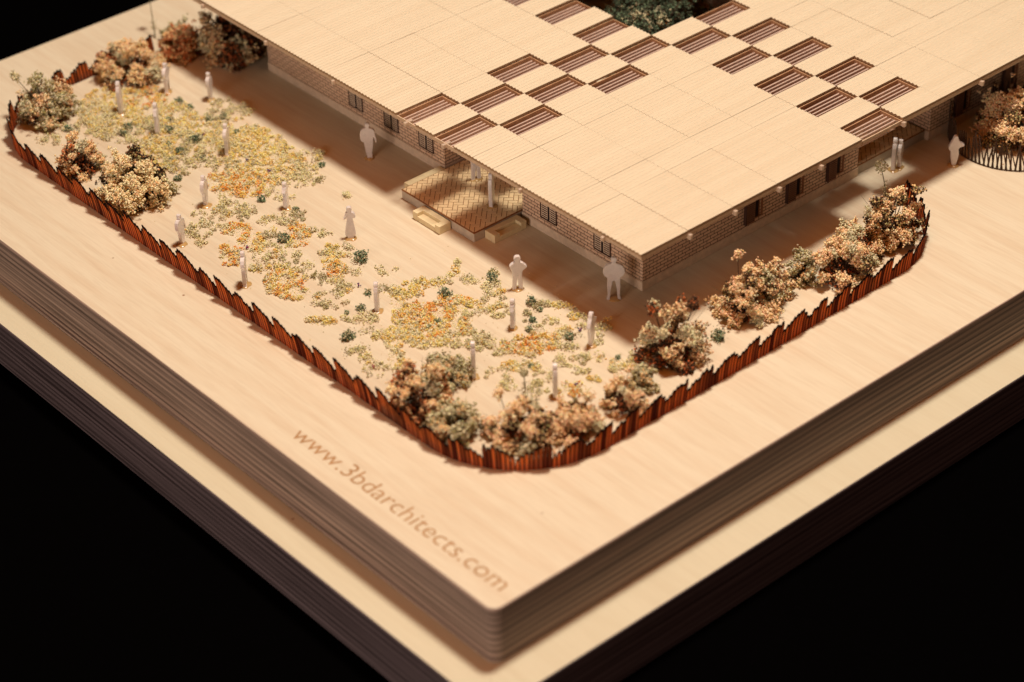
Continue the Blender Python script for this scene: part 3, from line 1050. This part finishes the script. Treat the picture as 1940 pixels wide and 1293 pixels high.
MAN = mirror([(0, 1.0), (.042, .99), (.06, .955), (.056, .915), (.034, .885), (.036, .862), (.10, .838), (.165, .80), (.205, .72), (.215, .64),
              (.185, .57), (.135, .53), (.125, .48), (.13, .30), (.118, .10), (.145, .02), (.14, 0), (.08, 0), (.075, .05), (.06, .25), (.022, .44), (0, .45)])
WALK = [(0, 1), (.042, .985), (.056, .95), (.05, .91), (.035, .88), (.045, .855), (.12, .83), (.165, .78), (.18, .66), (.20, .58), (.205, .47), (.185, .42), (.165, .50),
        (.15, .58), (.13, .60), (.125, .50), (.115, .36), (.085, .18), (.08, .04), (.085, 0), (-.05, 0), (-.045, .08), (-.075, .2), (-.09, .36), (-.11, .47),
        (-.16, .49), (-.185, .55), (-.19, .66), (-.17, .78), (-.12, .83), (-.045, .855), (-.035, .88), (-.05, .91), (-.056, .95), (-.042, .985)]
WOMAN = [(0, 1), (.05, .985), (.075, .94), (.07, .89), (.045, .86), (.05, .84), (.11, .82), (.155, .76), (.165, .68), (.12, .64), (.085, .66), (.08, .60), (.095, .5),
         (.13, .32), (.145, .14), (.13, .10), (.09, .08), (.08, 0), (-.08, 0), (-.085, .08), (-.125, .10), (-.15, .15), (-.12, .34), (-.085, .52), (-.07, .6),
         (-.075, .66), (-.15, .61), (-.165, .64), (-.12, .74), (-.10, .81), (-.05, .84), (-.045, .86), (-.07, .89), (-.075, .94), (-.05, .985)]
HOLD = [(0, 1), (.055, .985), (.085, .94), (.08, .885), (.05, .845), (.07, .82), (.14, .78), (.235, .68), (.24, .655), (.18, .60), (.13, .56), (.115, .50), (.11, .38),
        (.12, .15), (.13, 0), (.02, 0), (.02, .2), (.0, .42), (-.03, .2), (-.04, 0), (-.14, 0), (-.13, .15), (-.125, .36), (-.12, .5), (-.15, .58), (-.20, .70), (-.18, .75),
        (-.11, .80), (-.05, .845), (-.08, .885), (-.085, .94), (-.055, .985)]
SHAWL = [(0, 1), (.05, .98), (.07, .92), (.08, .86), (.15, .78), (.26, .70), (.25, .65), (.13, .61), (.10, .55), (.12, .42), (.10, .24), (.065, .06), (.06, 0),
         (-.05, 0), (-.07, .1), (-.11, .3), (-.12, .48), (-.17, .55), (-.19, .62), (-.15, .74), (-.09, .85), (-.07, .93), (-.04, .985)]
COUPLE = [(0, 1), (.06, .98), (.08, .93), (.07, .88), (.11, .84), (.14, .72), (.13, .5), (.12, .2), (.12, 0), (-.1, 0), (-.12, .2), (-.13, .5), (-.13, .72), (-.1, .83), (-.06, .87),
          (-.08, .92), (-.05, .98)]


def figure(x, y, h, outline, yaw, label, z=0.0, thick=0.125, name='scale_figure'):
    """laser-cut frosted acrylic figure standing in a drop of glue"""
    root = empty(name, (x, y, z+0.004), math.radians(yaw))
    tag(root, label, 'figurine', 'frosted acrylic figures in the garden and by the building')
    k = len(outline)
    mb = MB()
    for s in (-1, 1):
        for px, pz in outline: mb.v.append((px*h, s*thick/2, pz*h+0.006))
    mb.f.append(tuple(range(k))); mb.f.append(tuple(reversed(range(k, 2*k)))); mb.mi += [0, 0]
    for i in range(k):
        j = (i+1) % k; mb.f.append((i, i+k, j+k, j)); mb.mi.append(0)
    o = mb.build('cut_out', M['figure']); o.parent = root; bevel(o, 0.012, 1)
    # glue drop
    mb = MB(); n = 14; rr = [rnd.uniform(0.8, 1.2) for _ in range(n)]
    for lv, (rs, zz) in enumerate(((1, 0), (0.86, 0.025), (0.5, 0.05))):
        for i in range(n):
            a = 2*math.pi*i/n; mb.v.append((rs*rr[i]*0.20*math.cos(a), rs*rr[i]*0.17*math.sin(a), zz))
    for lv in range(2):
        for i in range(n):
            j = (i+1) % n; mb.f.append((lv*n+i, lv*n+j, (lv+1)*n+j, (lv+1)*n+i)); mb.mi.append(0)
    mb.f.append(tuple(2*n+i for i in range(n))); mb.mi.append(0)
    o = mb.build('glue_drop', M['glue'], smooth=True); o.parent = root
    return root


FACE = -40.0        # yaw at which a cut-out faces the viewer's side of the table
spec = [
    (MAN, 0, 'tall pale figure of a man with elbows out, standing by the near building corner'),
    (WALK, 0, 'pale figure of a man walking in the shade below the far brick wall'),
    (HOLD, 8, 'pinkish figure holding something, at the shade line left of the tall man'),
    (WALK, 62, 'slim grey figure standing alone close inside the left fence'),
    (MAN, 88, 'thin grey figure seen nearly edge-on, near the left fence by the orange flecks'),
    (SHAWL, 0, 'pale figure in a shawl in the shade, beside the round twig planter'),
    (WOMAN, 5, 'grey figure of a woman in a long dress, alone on bare wood before the terrace'),
    (WALK, 76, 'grey edge-on figure just right of the big dark bush'),
    (WOMAN, 76, 'pinkish grey figure at the lower rim of the orange mossy strip'),
    (MAN, 80, 'grey edge-on figure in the middle of the far orange and teal moss'),
    (COUPLE, 84, 'grey edge-on figure beside the small blue fleck, middle of the garden'),
    (WOMAN, 80, 'grey figure among green moss, below the pinkish figure at the shade line'),
    (SHAWL, 66, 'faint grey figure at the right end of the moss, next to the shade'),
    (COUPLE, 92, 'narrow blurred grey figure between the two nearest moss islands'),
    (COUPLE, 92, 'very thin blurred grey figure behind the big front bush'),
    (COUPLE, 84, 'blurred grey figure in front of the far beige bush, leftmost of the far ones'),
    (WOMAN, 86, 'blurred grey figure standing between the far orange patches'),
    (WALK, 78, 'blurred grey figure at the far shade edge near the long wall'),
    (MAN, 78, 'blurred grey figure close by the far bush, farthest of all'),
    (COUPLE, 70, 'grey frosted figure on the left of the pair at the passage opening'),
    (WALK, 68, 'grey frosted figure on the right of the pair at the passage opening'),
]
for (x, y, h), (ol, dy, lab) in zip(PEOPLE, spec):
    figure(x, y, h, ol, FACE+dy, lab)
figure(12.04, 13.91, 1.2, COUPLE, FACE+74, 'thin grey figure standing upright on the herringbone terrace near its right side', TZ+0.008)
figure(12.72, 15.45, 1.2, HOLD, FACE+20, 'grey figure on the terrace whose head is hidden by the roof edge', TZ+0.008)

# ------------------------------------------------------------------ bushes of dried florets
PAL = {
    'cream': (0.98, 0.82, 0.50), 'beige': (0.96, 0.64, 0.31), 'pink': (0.98, 0.64, 0.38), 'rust': (0.66, 0.19, 0.06),
    'brown': (0.26, 0.12, 0.05), 'olive': (0.42, 0.36, 0.15), 'grey': (0.60, 0.55, 0.34), 'pale': (0.82, 0.76, 0.50),
    'dark': (0.06, 0.035, 0.02), 'teal': (0.20, 0.29, 0.17), 'deep': (0.07, 0.10, 0.06),
    'ygreen': (0.90, 0.86, 0.46), 'yellow': (0.98, 0.82, 0.28), 'gold': (0.98, 0.68, 0.20), 'orange': (0.98, 0.42, 0.09), 'straw': (0.98, 0.92, 0.64),
    'red': (0.55, 0.10, 0.04), 'blue': (0.05, 0.05, 0.22), 'plum': (0.40, 0.06, 0.14),
}
MIX = {   # lobe palettes: list of (weight, [colours]); dark lobes also paint shaded hollows
    'beige': [(4, ['beige', 'cream', 'pink', 'beige']), (1.9, ['brown', 'dark', 'brown', 'rust', 'beige']), (0.7, ['grey', 'pale'])],
    'cream': [(5, ['cream', 'cream', 'beige', 'cream']), (2.4, ['olive', 'brown', 'dark', 'dark']), (0.8, ['pale', 'pale', 'olive'])],
    'pink': [(5, ['pink', 'cream', 'beige', 'pink']), (1.6, ['brown', 'dark', 'olive', 'beige', 'dark']), (0.8, ['grey', 'pale'])],
    'dark': [(3.0, ['brown', 'rust', 'dark', 'dark']), (3, ['beige', 'brown', 'pink', 'cream']), (1.4, ['pale', 'cream', 'grey'])],
    'red': [(3, ['rust', 'brown', 'beige']), (2, ['pink', 'rust', 'olive'])],
    'grey': [(5, ['grey', 'pale', 'grey', 'olive']), (1, ['beige', 'grey'])],
    'mix': [(3, ['beige', 'pink', 'brown', 'cream']), (3, ['grey', 'pale', 'olive'])],
    'court': [(5, ['deep', 'deep', 'dark', 'teal']), (1.4, ['grey', 'pale', 'deep']), (0.5, ['rust', 'dark', 'beige'])],
}


def pick_col(rng, names, n):
    C = np.array([PAL[c] for c in names])[rng.integers(0, len(names), n)]
    C = C * (0.84 + 0.32*rng.random((n, 1))) * (0.94 + 0.12*rng.random((n, 3)))
    return np.clip(C, 0, 0.95)


def bush(x, y, rad, height, kind, label, seed, name='dried_flower_bush', dens=1.0, sprigs=0, flat=1.0, cat='bush', group=None, z=0.0):
    rng = np.random.default_rng(seed)
    x += 0.33*rad; y += 0.38*rad
    root = empty(name, (x, y, z))
    tag(root, label, cat, group)
    pal = MIX[kind]; w = np.array([p[0] for p in pal]); w = w/w.sum()
    stems = MB(); P, R, C = [], [], []
    nl = int(15 + 19*rad)
    hz = max(0.62*height, height - 0.50*rad)
    lobes = []
    for k in range(nl):
        a = rng.uniform(0, 2*math.pi); el = math.asin(rng.uniform(0.02, 0.98))
        q = rng.uniform(0.70, 1.0)
        lr = rad*rng.uniform(0.12, 0.25)
        lobes.append((q*rad*math.cos(el)*math.cos(a), q*rad*math.cos(el)*math.sin(a), max(lr*0.7, (hz-lr*0.6)*q*math.sin(el)*1.05), lr))
    for k in range(sprigs):
        a = rng.uniform(0, 2*math.pi); rr = rad*rng.uniform(0.1, 0.9)
        lobes.append((rr*math.cos(a), rr*math.sin(a), hz*rng.uniform(0.85, 1.08), 0.12*rad))
    for (lx, ly, lz, lr) in lobes:
        names = pal[rng.choice(len(pal), p=w)][1]
        sq = rng.uniform(0.65, 1.6, 3)
        outd = np.array([lx, ly, max(lz*0.8, 0.1)]); outd = outd/np.linalg.norm(outd)
        m1 = Vector((lx*0.45+rng.normal()*0.05, ly*0.45+rng.normal()*0.05, lz*0.5)); e = Vector((lx, ly, lz))
        stems.tube([(lx*0.1, ly*0.1, 0.0), m1, e], 0.022, 0.010, 4)
        nsub = max(7, int(70*(lr/0.3)**1.5*dens))
        for s in range(nsub):
            d = rng.normal(size=3); d /= np.linalg.norm(d)
            rad_s = lr*(0.35 + abs(rng.normal())*0.46)
            c = np.array([lx, ly, lz]) + d*sq*rad_s + outd*lr*rng.uniform(-0.5, 0.5)
            if c[2] < 0.05: c[2] = 0.05 + rng.random()*0.08
            if s % 2 == 0: stems.tube([e, tuple(c)], 0.008, 0.004, 3)
            nb = rng.integers(6, 13)
            sz = rng.uniform(0.028, 0.055)
            pts = rng.normal(size=(nb, 3))*sz + c
            P.append(pts); R.append(rng.uniform(0.022, 0.046, nb)); C.append(pick_col(rng, names, nb))
    # brown inner growth, coloured extra dark to paint the shade in the crown's hollows
    n = int(1300*rad*rad*dens)
    d = rng.normal(size=(n, 3)); d /= np.linalg.norm(d, axis=1)[:, None]
    q = rng.random((n, 1))**0.4*0.72
    pts = d*q*np.array([rad, rad, hz*0.62]); pts[:, 2] = np.abs(pts[:, 2]) + 0.03
    P.append(pts); R.append(rng.uniform(0.02, 0.04, n)); C.append(pick_col(rng, ['brown', 'dark', 'rust', 'dark'] if kind != 'grey' else ['olive', 'dark', 'brown'], n))
    P = np.concatenate(P); P[:, 2] = np.maximum(P[:, 2], 0.02)
    R = np.concatenate(R); C = np.concatenate(C)
    wx, wy = P[:, 0]+x, P[:, 1]+y
    ok = (wx > 3.25+0.12*P[:, 2]*0) & (wy > 3.12)
    cor = (wx < 6.5) & (wy < 6.3) & (np.hypot(wx-6.55, wy-6.3) > 3.3)
    ok &= ~cor
    P, R, C = P[ok], R[ok], C[ok]
    stems.build('stems', M['twig'], root)
    beads('florets', P, R, C, M['floret'], root, rng)
    # a few dry twigs poking out
    tw = MB()
    for k in range(int(6+4*rad)):
        a = rng.uniform(0, 2*math.pi); q = rad*rng.uniform(0.8, 1.2)
        tw.tube([(0.3*q*math.cos(a), 0.3*q*math.sin(a), hz*0.3), (q*math.cos(a), q*math.sin(a), hz*rng.uniform(0.25, 0.8))], 0.008, 0.004, 3)
    tw.build('twigs', M['greentwig'], root)
    return root


blabels = [
    'beige and grey-green bush inside the far left fence corner',
    'light beige bush by the left fence, just behind the big dark-hearted bush',
    'large cream-tipped bush with nearly black heart, by the left fence',
    'beige brown bush at the far garden end, below the thin tall sprig',
    'small reddish bush at the far end, left of the darkest bush',
    'dark reddish brown bush half hidden behind the far roof corner',
    'beige brown bush at the left end of the front fence curve, beside the fence',
    'loose grey-green tuft behind the front left beige bush',
    'grey-green bush right against the front fence curve',
    'widest pink beige bush in the front curve, with a dark hollow',
    'pink beige bush adjoining the widest front bush on its right',
    'small pink beige bush against the right fence, left of the grey tuft',
    'small grey tuft between the small pink bush and the dark tall bush',
    'tall dark brown bush with pale sprigs, nearest the building corner',
    'pink beige bush with dark gaps, third along the right fence',
    'grey-topped bush leaning against the pink beige one, mid right fence',
    'pale grey-green bush filling the gap between two pink bushes',
    'bushy pink cream shrub left of the last one along the right fence',
    'bright pink cream bush in the last fence bend, under the stalk with a ball',
    'low pink cream bush bridging the last two along the right fence',
    'large pink cream bush inside the round zigzag planter',
    'small grey-green bush at the far end behind the reddish one',
]
dens_of = {2: 1.25, 13: 1.1, 7: 0.55, 8: 0.8, 16: 0.6, 12: 0.7, 9: 1.1}
for k, ((x, y, r, h, kd), lab) in enumerate(zip(BUSHES, blabels)):
    if 6 <= k <= 12: h *= 0.85; r *= 1.06
    if k == 20: x, y, r, h = 27.2, 5.1, 1.45, 2.3
    bush(x, y, r, h, kd, lab, 100+k, dens=dens_of.get(k, 1.0), sprigs=(5 if k == 13 else 2),
         group='dried flower bushes along the fence' if k != 20 else None)
bush(RX(6)+0.15, RY(12.2), 2.05, 3.55, 'court', 'dark green tree rising through the square opening in the roof', 321, name='courtyard_tree', dens=1.3, cat='tree')


def sprig(x, y, h, lean, label, kind, seed, ball=0.2):
    rng = np.random.default_rng(seed)
    root = empty('stalk_plant', (x, y, 0)); tag(root, label, 'plant')
    mb = MB(); top = (lean[0], lean[1], h)
    mb.tube([(0, 0, 0.004), (lean[0]*0.4, lean[1]*0.4, h*0.5), top], 0.022, 0.012, 5)
    mb.build('stalk', M['greentwig'], root)
    names = MIX[kind][0][1]
    n = 260
    d = rng.normal(size=(n, 3)); d /= np.linalg.norm(d, axis=1)[:, None]
    P = d*ball*rng.uniform(0.4, 1.05, (n, 1)) + np.array(top)
    n2 = 60
    P2 = rng.normal(size=(n2, 3))*np.array([0.07, 0.07, 0.12]) + np.array([lean[0]*.25, lean[1]*.25, h*0.3])
    P = np.concatenate([P, P2]); P[:, 2] = np.maximum(P[:, 2], 0.02)
    beads('flower_head', P, rng.uniform(0.014, 0.03, len(P)), pick_col(rng, names, len(P)), M['floret'], root, rng)


sprig(21.75, 6.25, 0.98, (0.02, 0.32), 'single stalk with a round grey-green head, beside the fence end', 'grey', 61, 0.23)
sprig(11.0, 30.9, 1.5, (0.25, 0.5), 'thin tall grey sprig sticking up at the far board edge', 'grey', 62, 0.14)
sprig(6.55, 6.15, 0.8, (0.0, 0.05), 'short thin stalk with a small green head among the front moss', 'grey', 63, 0.12)

# ------------------------------------------------------------------ ground cover
rng = np.random.default_rng(77)
KC = {'Y': ['yellow', 'gold', 'straw', 'straw', 'straw', 'yellow', 'gold'], 'O': ['orange', 'gold', 'straw', 'straw', 'gold', 'orange', 'yellow'],
      'G': ['ygreen', 'ygreen', 'pale', 'pale', 'straw', 'grey'], 'S': ['grey', 'pale', 'olive', 'grey']}
P, R, C = [], [], []
for (cx, cy, ax, ay, bx, by, kd) in PATCHES:
    area = abs(ax*by-ay*bx)*math.pi
    ncl = max(6, int(area*(78 if kd in 'YO' else 42)))
    for k in range(ncl):
        a = rng.uniform(0, 2*math.pi); r = math.sqrt(rng.random())*1.08
        u, v = r*math.cos(a), r*math.sin(a)
        px, py = cx+u*ax+v*bx, cy+u*ay+v*by
        # wandering gaps
        if math.sin(px*5.1+2*math.sin(py*3.3))*math.sin(py*4.7+1.5*math.sin(px*2.9)) < -0.42: continue
        nb = rng.integers(12, 26); rc = rng.uniform(0.05, 0.115) if kd in 'YO' else rng.uniform(0.06, 0.15)
        kk = kd if rng.random() < 0.8 else rng.choice(['G', 'Y', 'S'])
        d = rng.normal(size=(nb, 3)); d /= np.linalg.norm(d, axis=1)[:, None]; d[:, 2] = np.abs(d[:, 2])
        pts = d*rc*rng.uniform(0.6, 1.15, (nb, 1))*np.array([1.1, 1.1, 1.15]) + np.array([px, py, 0.012])
        names = list(rng.choice(KC[kk], 3))
        P.append(pts); R.append(rng.uniform(0.017, 0.034, nb)); C.append(pick_col(rng, names, nb))
# fine crumbs between the clumps, coloured pale yellow to imitate the bright glow there
for (cx, cy, ax, ay, bx, by, kd) in PATCHES:
    if kd not in 'YO': continue
    n = int(abs(ax*by-ay*bx)*math.pi*230)
    a = rng.uniform(0, 2*math.pi, n); r = np.sqrt(rng.random(n))*1.1
    px = cx + r*np.cos(a)*ax + r*np.sin(a)*bx; py = cy + r*np.cos(a)*ay + r*np.sin(a)*by
    P.append(np.stack([px, py, np.full(n, 0.010)], 1)); R.append(rng.uniform(0.014, 0.026, n)); C.append(pick_col(rng, ['straw', 'straw', 'straw', 'yellow'], n))
# stray crumbs
for k in range(260):
    q = PATCHES[rng.integers(len(PATCHES))]
    P.append(np.array([[q[0]+rng.normal()*0.8, q[1]+rng.normal()*0.8, 0.018]])); R.append(np.array([rng.uniform(0.008, 0.02)])); C.append(pick_col(rng, KC['G'], 1))
P = np.concatenate(P); R = np.concatenate(R); C = np.concatenate(C)
inside = (P[:, 0] > 3.4) & (P[:, 1] > 3.3)
P, R, C = P[inside], R[inside], C[inside]
gc = beads('ground_cover', P, R, C, M['moss'], None, rng)
tag(gc, 'low scattered ground cover of yellow, orange and pale green mossy crumbs', 'ground cover', kind='stuff')

for k, (x, y) in enumerate(BEADS):
    nb = 14
    pts = np.abs(rng.normal(size=(nb, 3)))*0.045; pts[:, 2] += 0.03
    o = beads('flower_fleck', pts, rng.uniform(0.016, 0.03, nb), pick_col(rng, ['blue', 'blue', 'plum'] if k != 7 else ['plum', 'red'], nb), M['moss'], None, rng)
    o.location = (x, y, 0.004)
    tag(o, 'tiny magenta fleck in the moss near the left front fence' if k == 7 else 'tiny dark blue flower fleck lying in the moss', 'flower', 'tiny flower flecks in the moss')

for k, (x, y, r) in enumerate(TUFTS):
    root = empty('moss_tuft', (x, y, 0))
    lab = 'small teal-green moss tuft standing out of the yellow ground cover'
    if k == 38: lab = 'teal-green moss tuft on bare wood at the foot of the pink bush'
    tag(root, lab, 'moss tuft', 'teal moss tufts in the ground cover' if k != 38 else None)
    pts = []
    for q in range(5):
        a = rng.uniform(0, 6.28); c = np.array([math.cos(a), math.sin(a), 0])*r*rng.uniform(0.15, 0.5); c[2] = r*rng.uniform(0.2, 0.8)
        n = int(26 + 1100*r*r)
        d = rng.normal(size=(n, 3))*r*0.30 + c; pts.append(d)
    pts = np.concatenate(pts); n = len(pts); pts[:, 2] = np.maximum(pts[:, 2], 0.02)
    beads('sprigs', pts, rng.uniform(0.016, 0.034, n), pick_col(rng, ['teal', 'teal', 'deep', 'grey', 'teal', 'pale'], n), M['moss'], root, rng)
